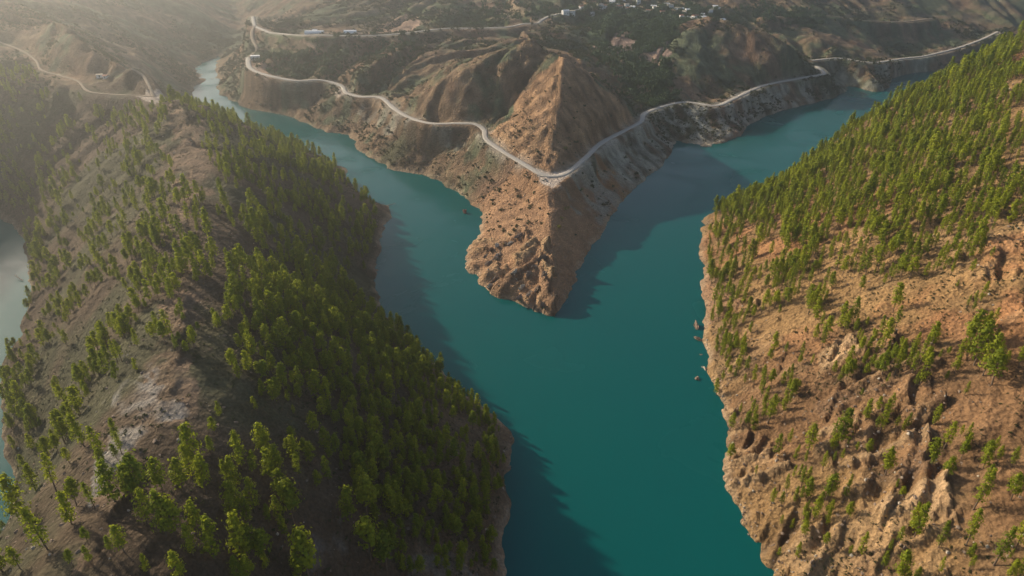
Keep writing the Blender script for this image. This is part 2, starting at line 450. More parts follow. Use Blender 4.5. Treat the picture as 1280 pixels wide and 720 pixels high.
def leaf_mat(name, a, b_, trans=0.35):
    m, nt, out = new_mat(name)
    oi = N(nt, 'ShaderNodeObjectInfo')
    ge = N(nt, 'ShaderNodeNewGeometry')
    mx = N(nt, 'ShaderNodeMix', data_type='RGBA'); mx.inputs['A'].default_value = (*a, 1); mx.inputs['B'].default_value = (*b_, 1)
    av = N(nt, 'ShaderNodeMath', operation='ADD'); hv = N(nt, 'ShaderNodeMath', operation='MULTIPLY'); hv.inputs[1].default_value = 0.5
    nt.links.new(oi.outputs['Random'], av.inputs[0]); nt.links.new(ge.outputs['Random Per Island'], av.inputs[1]); nt.links.new(av.outputs[0], hv.inputs[0])
    nt.links.new(hv.outputs[0], mx.inputs['Factor'])
    d = N(nt, 'ShaderNodeBsdfPrincipled'); d.inputs['Roughness'].default_value = 0.7; d.inputs['Specular IOR Level'].default_value = 0.25
    t = N(nt, 'ShaderNodeBsdfTranslucent'); ms = N(nt, 'ShaderNodeMixShader'); ms.inputs[0].default_value = trans
    nt.links.new(mx.outputs['Result'], d.inputs['Base Color']); nt.links.new(mx.outputs['Result'], t.inputs['Color'])
    nt.links.new(d.outputs[0], ms.inputs[1]); nt.links.new(t.outputs[0], ms.inputs[2]); nt.links.new(ms.outputs[0], out.inputs['Surface'])
    return m

M_TERR = terrain_mat(); M_WATER = water_mat()
M_PINE = leaf_mat('pine_needles', (0.095, 0.150, 0.010), (0.380, 0.400, 0.020), 0.5)
M_BARK = simple('pine_bark', (0.16, 0.115, 0.08), 0.9, 0.35, 3.0)
M_SHRUB = leaf_mat('shrub_leaves', (0.030, 0.046, 0.014), (0.075, 0.085, 0.026), 0.2)
M_YSHRUB = leaf_mat('yellow_shrub_leaves', (0.16, 0.17, 0.03), (0.24, 0.22, 0.04), 0.3)
M_GROVE = leaf_mat('grove_leaves', (0.030, 0.070, 0.028), (0.070, 0.110, 0.040), 0.2)
M_ROAD = simple('pale_road_surface', (0.40, 0.365, 0.315), 0.9, 0.12, 0.4)
M_DIRT = simple('pale_dirt', (0.29, 0.225, 0.16), 0.95, 0.2, 0.5)
M_WALL = simple('white_render', (0.78, 0.77, 0.74), 0.8, 0.05, 1.0)
M_ROOF = simple('grey_white_roof', (0.74, 0.74, 0.73), 0.6, 0.1, 1.0)
M_RROOF = simple('red_brown_roof', (0.30, 0.13, 0.08), 0.8, 0.2, 1.0)
M_PLASTIC = simple('white_greenhouse_film', (0.82, 0.82, 0.80), 0.4, 0.03, 1.0)
M_DARK = simple('dark_opening', (0.04, 0.04, 0.045), 0.5, 0.2, 1.0)
M_ROCK = simple('grey_brown_rock', (0.23, 0.17, 0.125), 0.95, 0.4, 0.9)
M_RED = simple('red_brown_rock', (0.27, 0.12, 0.09), 0.95, 0.35, 0.9)
M_PALE = simple('pale_boulder_stone', (0.42, 0.36, 0.28), 0.9, 0.2, 1.2)
M_WOOD = simple('bleached_wood', (0.34, 0.29, 0.23), 0.9, 0.25, 2.0)

# ------------------------------------------------------------------ terrain mesh: a fan of cells that grow with distance
OX, OY = 0.0, -210.0
NA, NR = 1080, 1120
ang = np.radians(np.linspace(-61, 61, NA))
rr = 215.0 * (2950.0 / 215.0) ** np.linspace(0, 1, NR)
A, R = np.meshgrid(ang, rr)
TX = OX + np.sin(A) * R; TY = OY + np.cos(A) * R
TH, info = full_height(TX, TY, True)
TH = np.minimum(TH, 262 + (TH - 262) * 0.06)

def albedo(x, y, h, f):
    px, py = f['px'], f['py']
    n1 = fbm(x / 60, y / 60, 4, 51); n2 = fbm(x / 12, y / 12, 4, 61); n3 = fbm(x / 250, y / 250, 3, 71)
    slope = bil(SLOPE, CELL, x, y)
    C = lambda *c: np.array(c)
    def lerp(a, b, t): return a + (b - a) * np.clip(t, 0, 1)[..., None]
    soil = np.broadcast_to(C(0.215, 0.145, 0.088), x.shape + (3,)).copy()
    # right hill: ochre soil with redder scars
    rh = (x > 70) & (y < 560)
    soil = np.where(rh[..., None], C(0.33, 0.200, 0.088), soil)
    soil = lerp(soil, C(0.35, 0.165, 0.075), rh * sstep(0.15, 0.7, n1 + 0.4 * n2) * 0.8)
    soil = lerp(soil, C(0.205, 0.122, 0.062), rh * sstep(-0.5, 0.4, n1 + 0.6 * n2) * sstep(380, 470, py) * 0.8)
    # headland
    hd = (x > -110) & (x < 130) & (y > 330) & (y < 520) & (px > 560) & (py > 215)
    soil = np.where(hd[..., None], C(0.35, 0.205, 0.115), soil)
    # left hill: browner, darkened to stand in for slope shade, with some dry-grass tones
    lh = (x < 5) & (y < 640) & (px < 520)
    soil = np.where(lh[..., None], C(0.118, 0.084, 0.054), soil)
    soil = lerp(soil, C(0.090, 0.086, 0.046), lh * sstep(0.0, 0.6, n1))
    # far slopes: grey-green scrub over red-brown earth
    far = (y > 520) & ~rh & ~hd & ~lh
    scrub = sstep(-0.6, 0.4, n1 * 0.7 + n3 * 0.4 + 0.8 * n2)
    soil = lerp(soil, C(0.088, 0.100, 0.056), far * scrub)
    soil = lerp(soil, C(0.20, 0.115, 0.075), far * sstep(0.25, 0.8, -n1 + 0.3 * n3 + 0.5 * n2) * 0.6)
    # pyramid: redder
    pyr = region(px, py, [([(612,165),(703,62),(805,150),(690,222)], 1.0)], 5)
    soil = lerp(soil, C(0.32, 0.19, 0.105), pyr * 0.9)
    # grey spoil below the road cut
    spoil = region(px, py, [([(690,228),(760,180),(850,132),(960,110),(1035,97),(1060,118),(960,155),(885,190),(842,195),(790,245),(745,285)], 1.0),
                            ([(433,119),(490,140),(540,160),(600,168),(600,182),(540,176),(480,158),(440,135)], 0.6), ([(1010,78),(1095,82),(1170,70),(1160,95),(1095,121),(1050,110)], 0.6)], 7)
    soil = lerp(soil, C(0.30, 0.285, 0.235), spoil * sstep(-0.6, 0.3, n2 + f['g3'] * 0.5) * 0.8)
    spk = np.clip(0.9 * vnoise(x / 6.5, y / 6.5, 301) + 0.7 * vnoise(x / 3.6, y / 3.6, 303) + 0.4 * n2, -1, 1)
    soil = soil * (1 + (far * 0.42 * spk))[..., None]
    # farmland: green plots and bare plots
    farm = region(px, py, [([(735,20),(850,12),(842,45),(828,100),(800,120),(770,80),(740,50)], 1.0)], 6)
    plot = vnoise(np.floor(x / 34 + 0.3 * n1) * 3.1, np.floor(y / 46) * 2.7, 91)
    fc = np.where((plot > -0.1)[..., None], C(0.075, 0.10, 0.05), C(0.25, 0.175, 0.14))
    soil = np.where((farm > 0.5)[..., None], fc * (1 + 0.25 * n2)[..., None], soil)
    terr = region(px, py, [([(430,2),(700,0),(722,22),(600,29),(440,33)], 1.0), ([(335,45),(440,47),(430,66),(345,84)], 1.0), ([(985,4),(1270,0),(1270,20),(1000,26)], 0.6)], 5)
    pl2 = vnoise(np.floor(x / 62 + 0.5 * n1) * 2.3, np.floor(h / 4.5 + 0.6 * n1) * 3.7, 95)
    tcol = np.where((pl2 > 0.0)[..., None], C(0.085, 0.115, 0.05), C(0.20, 0.155, 0.10)) * (1 + 0.3 * n2)[..., None]
    soil = lerp(soil, tcol, terr * 0.8)
    bare = region(px, py, [([(405,42),(425,34),(515,18),(522,30),(510,38),(450,43)], 1.0), ([(310,80),(330,76),(345,90),(325,92)], 0.8), ([(375,52),(400,54),(395,58)], 0.8),
                           ([(600,0),(660,0),(668,22),(620,20)], 0.55), ([(800,60),(830,62),(820,115),(800,112)], 0.8)], 4)
    soil = lerp(soil, C(0.40, 0.27, 0.19), bare)
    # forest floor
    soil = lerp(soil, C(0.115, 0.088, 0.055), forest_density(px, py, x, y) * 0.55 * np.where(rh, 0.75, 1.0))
    # exposed rock: greyer and paler ribs
    soil = lerp(soil, C(0.37, 0.245, 0.135), f['rock'] * sstep(-0.2, 0.6, f['g3'] + 0.5 * f['g4']) * 0.75)
    soil = lerp(soil, C(0.21, 0.145, 0.10), f['rock'] * sstep(0.2, 0.8, -f['g3']) * 0.25)
    # bare ridge scar of the left hill
    scar = region(px, py, [([(205,135),(250,135),(262,190),(258,330),(252,420),(240,520),(170,560),(140,640),(128,720),(95,720),(118,640),(150,560),(205,420),(222,300),(215,200)], 0.9)], 10)
    soil = lerp(soil, C(0.20, 0.138, 0.090), scar * sstep(-0.5, 0.4, n2 + 0.4 * n1))
    grey = region(px, py, [([(140,470),(215,465),(225,520),(160,560),(120,640),(112,610),(135,540)], 0.8), ([(395,640),(430,640),(460,720),(380,720)], 0.6), ([(500,690),(560,680),(590,720),(500,720)], 0.4)], 12)
    soil = lerp(soil, C(0.27, 0.25, 0.22), grey * sstep(-0.3, 0.5, n2))
    # pale wash line of the falling reservoir
    wash = sstep(3.4, 1.2, h) * sstep(-2.5, -0.5, h)
    soil = lerp(soil, C(0.40, 0.30, 0.20), wash * (0.35 + 0.35 * n2) * np.where(far, 0.7, 1.0))
    # road cuts
    soil = lerp(soil, C(0.36, 0.31, 0.25), sstep(11, 5, f['rd']) * 0.55 * sstep(-0.6, 0.4, n2))
    pad = region(px, py, [([(662,210),(690,214),(722,210),(704,232),(690,244),(674,230)], 1.0), ([(415,112),(432,106),(438,116),(418,124)], 0.7), ([(165,116),(200,112),(215,124),(190,126)], 0.8)], 3)
    soil = lerp(soil, C(0.56, 0.47, 0.39), pad * 0.95)
    soil *= (1 + 0.16 * f['g3'] + 0.10 * n2 + 0.16 * f['strata'])[..., None]
    return np.clip(soil, 0.02, 0.6)

# ------------------------------------------------------------------ where pines grow
DENS = [  # (polygon in layout pixels, density 0..1, clumpiness 0..1)
 ([(875,268),(900,250),(960,205),(1100,112),(1250,32),(1262,70),(1248,150),(1262,250),(1235,320),(1130,330),(1060,300),(990,285),(930,280)], 0.98, 0.15),
 ([(1000,225),(1130,250),(1240,270),(1200,350),(1120,370),(1040,340),(990,290)], 0.8, 0.55),
 ([(880,275),(1000,255),(1040,330),(1020,420),(960,400),(890,380)], 0.6, 0.5),
 ([(885,380),(1080,330),(1210,330),(1180,440),(1060,500),(950,500),(890,470)], 0.5, 0.8),
 ([(1190,370),(1240,370),(1250,470),(1200,480)], 0.75, 0.5),
 ([(960,480),(1290,400),(1290,740),(960,740)], 0.26, 0.8),
 ([(1250,60),(1290,30),(1290,240),(1262,250)], 0.30, 0.8),
 ([(1200,270),(1290,240),(1290,560),(1200,540)], 0.20, 0.9),
 ([(900,500),(1080,460),(1100,560),(1000,600),(910,560)], 0.32, 0.9),
 ([(1285,380),(1500,300),(1500,800),(1285,720)], 0.3, 0.8),
 ([(1285,20),(1500,-60),(1500,300),(1285,380)], 0.6, 0.6),
 # left hill, wooded side
 ([(285,330),(370,330),(460,375),(520,425),(580,485),(646,545),(648,600),(632,700),(560,720),(500,690),(430,590),(380,520),(300,470),(275,400)], 0.92, 0.2),
 ([(560,560),(645,540),(640,640),(628,720),(560,720)], 0.9, 0.2),
 ([(258,128),(300,134),(400,185),(452,235),(470,250),(472,330),(400,360),(300,335),(262,220)], 0.32, 0.6),
 ([(205,122),(262,130),(265,160),(215,136)], 0.3, 0.5),
 ([(120,135),(215,130),(222,300),(205,420),(150,540),(110,560),(40,520),(60,330),(100,200)], 0.20, 0.75),
 ([(150,330),(250,200),(275,330),(262,450),(205,480),(110,470)], 0.26, 0.75),
 ([(-60,150),(90,140),(90,250),(40,400),(20,420),(0,270)], 0.28, 0.6),
 ([(10,440),(110,420),(200,470),(130,600),(10,560)], 0.26, 0.8),
 ([(225,480),(330,500),(390,560),(390,600),(220,600)], 0.42, 0.75),
 ([(-150,500),(10,480),(10,760),(-150,800)], 0.3, 0.7),
 ([(-60,725),(700,725),(640,960),(-100,960)], 0.35, 0.7),
 ([(-300,60),(20,90),(120,130),(60,150),(-60,150),(-300,200)], 0.25, 0.6),
]
KEEP_BARE = [([(585,150),(720,150),(720,420),(560,420)], 1.0)]
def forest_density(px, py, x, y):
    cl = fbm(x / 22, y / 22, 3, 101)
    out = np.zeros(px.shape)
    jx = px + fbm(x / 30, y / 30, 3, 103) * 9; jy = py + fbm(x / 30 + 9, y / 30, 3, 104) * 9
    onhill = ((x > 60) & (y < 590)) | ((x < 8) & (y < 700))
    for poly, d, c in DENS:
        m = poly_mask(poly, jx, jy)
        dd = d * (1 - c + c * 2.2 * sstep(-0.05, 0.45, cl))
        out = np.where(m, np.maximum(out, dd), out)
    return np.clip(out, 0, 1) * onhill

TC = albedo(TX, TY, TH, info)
jj, ii = np.meshgrid(np.arange(NR - 1), np.arange(NA - 1), indexing='ij')
v00 = (jj * NA + ii).ravel()
faces = np.stack([v00, v00 + 1, v00 + NA + 1, v00 + NA], 1)
me = mesh_np('terrain', np.stack([TX, TY, TH], -1).reshape(-1, 3), faces[:, ::-1], True)
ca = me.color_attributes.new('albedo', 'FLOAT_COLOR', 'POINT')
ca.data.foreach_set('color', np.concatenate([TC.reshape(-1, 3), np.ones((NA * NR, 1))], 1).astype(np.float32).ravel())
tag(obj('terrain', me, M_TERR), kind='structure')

# water
wv = [(-1500, -280, 0), (1900, -280, 0), (1900, 2400, 0), (-1500, 2400, 0)]
tag(obj('water', mesh_np('water', wv, [[0, 1, 2, 3]]), M_WATER), kind='structure')

# roads: cambered strips a little above their bench
def road_mesh(line, w):
    p = densify(line, 2.0)
    t = np.gradient(p[:, :2], axis=0); t /= np.linalg.norm(t, axis=1)[:, None] + 1e-9
    nrm = np.stack([-t[:, 1], t[:, 0]], 1)
    wob = 1 + 0.13 * vnoise(np.arange(len(p)) / 9.0, np.zeros(len(p)), 7)
    rows = []
    prof = [(-1.0, -0.5), (-0.9, 0.12), (-0.3, 0.22), (0.3, 0.22), (0.9, 0.12), (1.0, -0.5)]
    for o_, dz in prof:
        q = p.copy(); q[:, :2] += nrm * (w * o_ * wob)[:, None]; q[:, 2] += dz
        rows.append(q)
    n = len(p); k = len(prof)
    v = np.concatenate(rows); f = []
    for a in range(k - 1):
        i = np.arange(n - 1)
        f.append(np.stack([a * n + i, (a + 1) * n + i, (a + 1) * n + i + 1, a * n + i + 1], 1))
    return mesh_np('road', v, np.concatenate(f)[:, ::-1], True)
for i, (k, (w, line)) in enumerate(road_world.items()):
    dirt = k in ('pass', 'crest', 'lane', 'plain')
    nm = 'dirt_track_road' if dirt else 'road'
    ln = line.copy(); ln[:, 2] += 0.02 * i + np.maximum(0, np.hypot(ln[:, 0], ln[:, 1]) - 600) * 0.0009
    tag(obj(nm, road_mesh(ln, w), M_DIRT if dirt else M_ROAD), kind='structure')

# ------------------------------------------------------------------ plants
def quads(c, n, size, aspect=1.0, rng=RNG):
    """one small leaf-clump face per centre c with normal n"""
    m = len(c)
    r = rng.normal(size=(m, 3)); u = np.cross(n, r); u /= np.linalg.norm(u, axis=1)[:, None] + 1e-9
    v = np.cross(n, u); v /= np.linalg.norm(v, axis=1)[:, None] + 1e-9
    s = size[:, None]
    vv = np.stack([c - u * s, c + v * s * 0.8 * aspect - u * s * 0.1, c + u * s, c - v * s * 0.8 * aspect + u * s * 0.1], 1).reshape(-1, 3)
    return vv, np.arange(m * 4).reshape(m, 4)

def tube(p0, p1, r0, r1, n=6):
    p0 = np.array(p0, float); p1 = np.array(p1, float); d = p1 - p0; d /= np.linalg.norm(d)
    a = np.cross(d, [0.3, 0.9, 0.1]); a /= np.linalg.norm(a); b = np.cross(d, a)
    th = np.linspace(0, 2 * np.pi, n, endpoint=False)
    ring = lambda p, r: p + r * (np.cos(th)[:, None] * a + np.sin(th)[:, None] * b)
    v = np.concatenate([ring(p0, r0), ring(p1, r1)])
    f = [[i, (i + 1) % n, n + (i + 1) % n, n + i] for i in range(n)]
    return v, np.array(f)

def join(parts):
    V, F, o = [], [], 0
    for v, f in parts: V.append(v); F.append(np.asarray(f) + o); o += len(v)
    return np.concatenate(V), np.concatenate(F)

def make_pine(seed, form):
    """unit pine, 1 tall: returns crown (v,f), trunk (v,f)"""
    r = np.random.default_rng(seed)
    base, wid, top = form           # bare trunk share, crown radius, roundness of top
    lean = r.normal(size=2) * 0.02
    axis = lambda t: np.array([lean[0] * t, lean[1] * t, t])
    tr = [tube(axis(-0.06), axis(0.35), 0.018, 0.014), tube(axis(0.35), axis(0.7), 0.014, 0.009), tube(axis(0.7), axis(0.97), 0.009, 0.003)]
    cs, ns, sz = [], [], []
    nl = 40
    for k in range(nl):
        t = base + (1 - base) * ((k + r.random()) / nl) ** 0.9
        u = (t - base) / (1 - base)
        prof = (np.sin(np.pi * min(1, u * 0.82 + 0.18)) ** top) * (1 - 0.25 * u)
        rad = wid * prof * (0.55 + 0.7 * r.random())
        az = k * 2.4 + r.normal() * 0.5
        tip = axis(t) + np.array([math.cos(az) * rad, math.sin(az) * rad, 0.02 + 0.07 * r.random()])
        if k % 2 == 0 and u < 0.9: tr.append(tube(axis(t - 0.02), tip * 0.92 + axis(t) * 0.08, 0.0055, 0.002, 4))
        m = 17
        cl = wid * (0.16 + 0.20 * r.random()) * (1.15 - 0.45 * u)
        off = r.normal(size=(m, 3)) * cl * np.array([1, 1, 0.62])
        cs.append(tip * (0.82) + axis(t) * 0.18 + off)
        nn = off / (cl + 1e-6) * 0.6 + r.normal(size=(m, 3)) * 0.38 + np.array([math.cos(az), math.sin(az), 0.8]) * 0.7
        ns.append(nn / np.linalg.norm(nn, axis=1)[:, None]); sz.append(wid * (0.10 + 0.11 * r.random(m)))
    m = 26
    off = r.normal(size=(m, 3)) * np.array([0.022, 0.022, 0.03])
    cs.append(axis(0.965) + off); nn = r.normal(size=(m, 3)) + np.array([0, 0, 0.8]); ns.append(nn / np.linalg.norm(nn, axis=1)[:, None]); sz.append(0.012 + 0.012 * r.random(m))
    return quads(np.concatenate(cs), np.concatenate(ns), np.concatenate(sz), 1.0, r), join(tr)

FORMS = [(0.20, 0.155, 0.75), (0.30, 0.17, 0.6), (0.14, 0.135, 0.9), (0.38, 0.18, 0.55), (0.25, 0.125, 0.8), (0.45, 0.19, 0.6), (0.12, 0.18, 0.85), (0.28, 0.15, 0.65)]
FORMS = [(a, b * (1.02 if i_ in (0, 1, 3, 5, 6) else 0.86), c) for i_, (a, b, c) in enumerate(FORMS)]
FORM_WORDS = ['full-crowned', 'rounded', 'narrow', 'bare-trunked', 'slender', 'umbrella-topped', 'bushy', 'oval-crowned']
CROWN, TRUNK = [], []
for i, f in enumerate(FORMS):
    (cv, cf), (tv, tf) = make_pine(100 + i, f)
    c = mesh_np('pine_crown', cv, cf); c.materials.append(M_PINE); CROWN.append(c)
    t = mesh_np('pine_trunk', tv, tf); t.materials.append(M_BARK); TRUNK.append(t)
proto_col = bpy.data.collections.new('pine_kinds')       # sources for the mass of far pines, not linked to the scene
for i, f in enumerate(FORMS):
    (cv, cf), (tv, tf) = make_pine(100 + i, f)
    v, ff = join([(cv, cf), (tv, tf)])
    m_ = mesh_np('pine', v, ff); m_.materials.append(M_PINE); m_.materials.append(M_BARK)
    mi = np.zeros(len(ff), np.int32); mi[len(cf):] = 1; m_.polygons.foreach_set('material_index', mi)
    proto_col.objects.link(bpy.data.objects.new('pine_kind_%d' % i, m_))

def make_bush(seed, n=170, flat=0.62):
    r = np.random.default_rng(seed)
    cen = r.normal(size=(7, 3)) * np.array([0.42, 0.42, 0.18]) + np.array([0, 0, 0.42])
    k = r.integers(0, 7, n)
    d = r.normal(size=(n, 3)); d /= np.linalg.norm(d, axis=1)[:, None]
    c = cen[k] + d * (0.36 * r.random((n, 1)) ** 0.4) * np.array([1, 1, flat + 0.2])
    c[:, 2] = np.maximum(c[:, 2], 0.04)
    nn = d + r.normal(size=(n, 3)) * 0.5 + np.array([0, 0, 0.4]); nn /= np.linalg.norm(nn, axis=1)[:, None]
    return quads(c, nn, 0.10 + 0.10 * r.random(n), 1.0, r)
bush_col = bpy.data.collections.new('bush_kinds')
BUSH, YBUSH = [], []
for i in range(4):
    v, f = make_bush(300 + i)
    m_ = mesh_np('bush', v, f); m_.materials.append(M_SHRUB); BUSH.append(m_)
    y_ = m_.copy(); y_.materials.clear(); y_.materials.append(M_YSHRUB); YBUSH.append(y_)
    v, f = make_bush(320 + i, 90)
    b_ = mesh_np('bush_small', v, f); b_.materials.append(M_SHRUB); bush_col.objects.link(bpy.data.objects.new('bush_kind_%d' % i, b_))
grove_col = bpy.data.collections.new('grove_kinds')
for i in range(4):
    v, f = make_bush(340 + i, 120, 0.9); v[:, 2] *= 1.5
    b_ = mesh_np('grove_tree', v, f); b_.materials.append(M_GROVE); grove_col.objects.link(bpy.data.objects.new('grove_kind_%d' % i, b_))

def scatter(name, pts, scl, rot, idx, collection):
    me = bpy.data.meshes.new(name)
    me.vertices.add(len(pts)); me.vertices.foreach_set('co', np.asarray(pts, np.float32).ravel())
    for nm, ty, arr in (('scl', 'FLOAT', scl), ('rot', 'FLOAT', rot), ('idx', 'INT', idx)):
        a = me.attributes.new(nm, ty, 'POINT'); a.data.foreach_set('value', np.asarray(arr, np.float32 if ty == 'FLOAT' else np.int32))
    o = bpy.data.objects.new(name, me); col.objects.link(o)
    ng = bpy.data.node_groups.new(name + '_scatter', 'GeometryNodeTree')
    ng.interface.new_socket('Geometry', in_out='INPUT', socket_type='NodeSocketGeometry'); ng.interface.new_socket('Geometry', in_out='OUTPUT', socket_type='NodeSocketGeometry')
    gi = ng.nodes.new('NodeGroupInput'); go = ng.nodes.new('NodeGroupOutput')
    mp = ng.nodes.new('GeometryNodeMeshToPoints')
    ip = ng.nodes.new('GeometryNodeInstanceOnPoints'); ci = ng.nodes.new('GeometryNodeCollectionInfo')
    ci.inputs['Collection'].default_value = collection; ci.inputs['Separate Children'].default_value = True; ci.inputs['Reset Children'].default_value = True
    def na(nm, ty):
        n = ng.nodes.new('GeometryNodeInputNamedAttribute'); n.data_type = ty; n.inputs['Name'].default_value = nm; return n.outputs['Attribute']
    cx = ng.nodes.new('ShaderNodeCombineXYZ'); ng.links.new(na('rot', 'FLOAT'), cx.inputs['Z'])
    ng.links.new(gi.outputs[0], mp.inputs['Mesh']); ng.links.new(mp.outputs[0], ip.inputs['Points']); ng.links.new(ci.outputs[0], ip.inputs['Instance'])
    ip.inputs['Pick Instance'].default_value = True
    ng.links.new(na('idx', 'INT'), ip.inputs['Instance Index']); ng.links.new(cx.outputs[0], ip.inputs['Rotation']); ng.links.new(na('scl', 'FLOAT'), ip.inputs['Scale'])
    ng.links.new(ip.outputs[0], go.inputs[0])
    md = o.modifiers.new('scatter', 'NODES'); md.node_group = ng
    return tag(o, kind='stuff')

# hand-placed pines: foot x, foot y, top y in layout pixels
HAND = [(61,690,634),(31,648,597),(44,612,583),(69,611,571),(29,718,685),(3,715,681),(94,628,602),(91,658,617),(118,633,602),(144,627,579),(175,616,567),(163,616,583),
 (201,607,576),(182,650,614),(114,688,664),(141,696,680),(158,697,659),(117,712,689),(95,718,697),(186,722,694),(208,668,618),(34,592,569),
 (247,666,627),(268,697,649),(242,695,658),(297,637,602),(315,628,601),(308,648,622),(300,690,645),(309,690,660),(288,643,618),(219,670,624),(334,646,629),(355,663,642),
 (365,643,604),(351,617,587),(348,643,622),(411,599,569),(400,607,590),(373,593,568),(384,712,664),(372,711,691),(333,697,661),(331,703,689),(299,725,697),(311,727,699),
 (336,592,560),(346,590,558),(316,588,565),(293,603,573),(284,598,575),(254,605,569),(237,588,558),(226,603,575),(458,640,600),(452,600,568),(462,690,650),(436,650,612),(482,700,668),
 (1174,614,572),(1217,636,587),(1206,685,638),(1242,707,660),(1268,689,647),(1142,673,632),(1170,691,652),(1171,724,698),(1121,684,660),(1125,722,690),(1074,698,668),(1103,712,690),
 (1107,593,564),(1264,624,594),(1244,582,558),(1231,575,552),(1262,587,560),(1201,574,552),(1273,722,694),(1260,726,700),(1211,712,694),(1124,628,616),
 (911,580,556),(942,604,582),(981,622,594),(969,572,544),(985,556,536),(1009,568,531),(992,577,556),(997,600,580),(1007,625,598),(1031,629,594),(1033,658,634),(1057,654,628),
 (1038,560,528),(1052,548,512),(1107,591,560),(1140,661,630),(912,541,515),(960,529,494),(938,524,500),(952,490,462),(895,495,474),(1100,540,500),(1080,530,500),
 (1218,455,395),(1228,470,420),(1240,480,440),(1210,435,390),(1160,590,550),(1180,560,528)]
HAND = np.array(HAND, float)
hx, hy = raycast(HAND[:, 0], HAND[:, 1])
hz = full_height(hx, hy)
def height_for(x, y, z, top):
    """tree height so that its tip projects to layout row `top`"""
    k = (360 - top) / FPX
    d0 = z - HC   # (y sP + d cP) = k (y cP - d sP)
    d = y * (k * cP - sP) / (cP + k * sP)
    return np.clip(d - d0, 5, 19)
hh = height_for(hx, hy, hz, HAND[:, 2])

# scattered pines on both hills
SP = 3.2
gx_, gy_ = np.meshgrid(np.arange(-620, 620, SP), np.arange(-60, 700, SP))
gx_ = (gx_ + RNG.uniform(-0.5, 0.5, gx_.shape) * SP).ravel(); gy_ = (gy_ + RNG.uniform(-0.5, 0.5, gy_.shape) * SP).ravel()
b0 = bil(hb, CELL, gx_, gy_)
px_, py_, ax_ = project(gx_, gy_, b0)
dn = forest_density(px_, py_, gx_, gy_)
inside_hand = (py_ > 585) & (px_ > -5) & (px_ < 430)
right_hand = (py_ > 540) & (px_ > 890) & (px_ < 1285)
dn = np.where(inside_hand, dn * 0.10, dn); dn = np.where(right_hand, dn * 0.65, dn)
keep = (RNG.random(dn.shape) < dn * 0.78) & (b0 > 2.5) & (b0 < 380)
gx_, gy_, px_, py_, dn = gx_[keep], gy_[keep], px_[keep], py_[keep], dn[keep]
gz_ = full_height(gx_, gy_)
size_n = fbm(gx_ / 40, gy_ / 40, 2, 131)
gh_ = np.clip(RNG.normal(9.3, 2.5, gx_.shape) + 1.2 * size_n + np.where(gx_ > 0, np.where(py_ > 420, -2.0, -0.7), -1.9), 4, 15)
near_rd = np.array([kd.find((a, b, 0))[2] for a, b in zip(gx_, gy_)]) < 6
ok = ~near_rd & (gz_ > 1.5)
PX = np.concatenate([hx, gx_[ok]]); PY = np.concatenate([hy, gy_[ok]]); PZ = np.concatenate([hz, gz_[ok]]); PH = np.concatenate([hh, gh_[ok]])
n_tree = len(PX)
fx, fy, fa = project(PX, PY, PZ); tx, ty, ta = project(PX, PY, PZ + PH)
# a tree shows if nothing of the terrain stands between it and the camera
def visible(x, y, z):
    v = np.ones(x.shape, bool)
    for t in np.linspace(0.15, 0.96, 60):
        v &= (HC + (z - HC) * t) > bil(hb, CELL, x * t, y * t) - 1.0
    return v
vis = visible(PX, PY, PZ + PH * 0.8)
show = np.hypot(tx - fx, ty - fy) * np.where(vis & (fx > 4) & (fx < 1276) & (fy < 722) & (ty > 2), 1, 0)
show[:len(HAND)] += 1000
order = np.argsort(-show)
single, mass = order[:298], order[298:]
kindi = np.where(PX < 20, RNG.choice([0, 1, 1, 3, 5, 6, 6, 7], n_tree), RNG.choice([0, 2, 2, 4, 4, 6, 7, 7, 1, 3], n_tree))
rotz = RNG.uniform(0, 6.283, n_tree)

ONES = 'zero one two three four five six seven eight nine ten eleven twelve thirteen fourteen fifteen sixteen seventeen eighteen nineteen'.split()
TENS = '_ _ twenty thirty forty fifty sixty seventy eighty ninety'.split()
def words(n):
    n = int(max(0, min(99, n)))
    if n < 20: return ONES[n]
    return TENS[n // 10] + ('' if n % 10 == 0 else '-' + ONES[n % 10])
def place_words(x, y):
    return '%s percent across, %s percent down' % (words(round(x / 12.80)), words(round(y / 7.20)))
used_labels = set()
def unique(lbl, alts):
    if lbl not in used_labels:
        used_labels.add(lbl); return lbl
    for a in alts:
        l2 = a + ' ' + lbl
        if l2 not in used_labels:
            used_labels.add(l2); return l2
    return lbl

# neighbours, to say whether a pine stands alone
kt = kdtree.KDTree(n_tree)
for i in range(n_tree): kt.insert((PX[i], PY[i], 0), i)
kt.balance()
HM = np.median(PH[single])
for i in single:
    i = int(i)
    e = empty('pine_tree', (PX[i], PY[i], PZ[i] - 0.15), rotz[i])
    e.scale = (PH[i] * (0.85 + 0.25 * random.random()),) * 2 + (PH[i],)
    e.rotation_euler = (random.gauss(0, 0.03), random.gauss(0, 0.03), rotz[i])
    for nm, md in (('crown', CROWN[kindi[i]]), ('trunk', TRUNK[kindi[i]])):
        o = bpy.data.objects.new(nm, md); col.objects.link(o); o.parent = e
    nn = len(kt.find_range((PX[i], PY[i], 0), 7.5)) - 1
    how = 'alone' if nn == 0 else ('in a loose clump' if nn < 4 else 'in dense woods')
    size = 'tall' if PH[i] > HM * 1.12 else ('small' if PH[i] < HM * 0.85 else 'medium')
    hill = 'left hill' if PX[i] < 20 else 'right hill'
    lbl = unique('%s %s pine %s, %s, %s' % (size, FORM_WORDS[kindi[i]], how, hill, place_words((fx[i] + tx[i]) / 2, (fy[i] + ty[i]) / 2)), ['upper', 'lower'])
    tag(e, lbl, 'pine tree', 'pines on the left hill' if PX[i] < 20 else 'pines on the right hill')
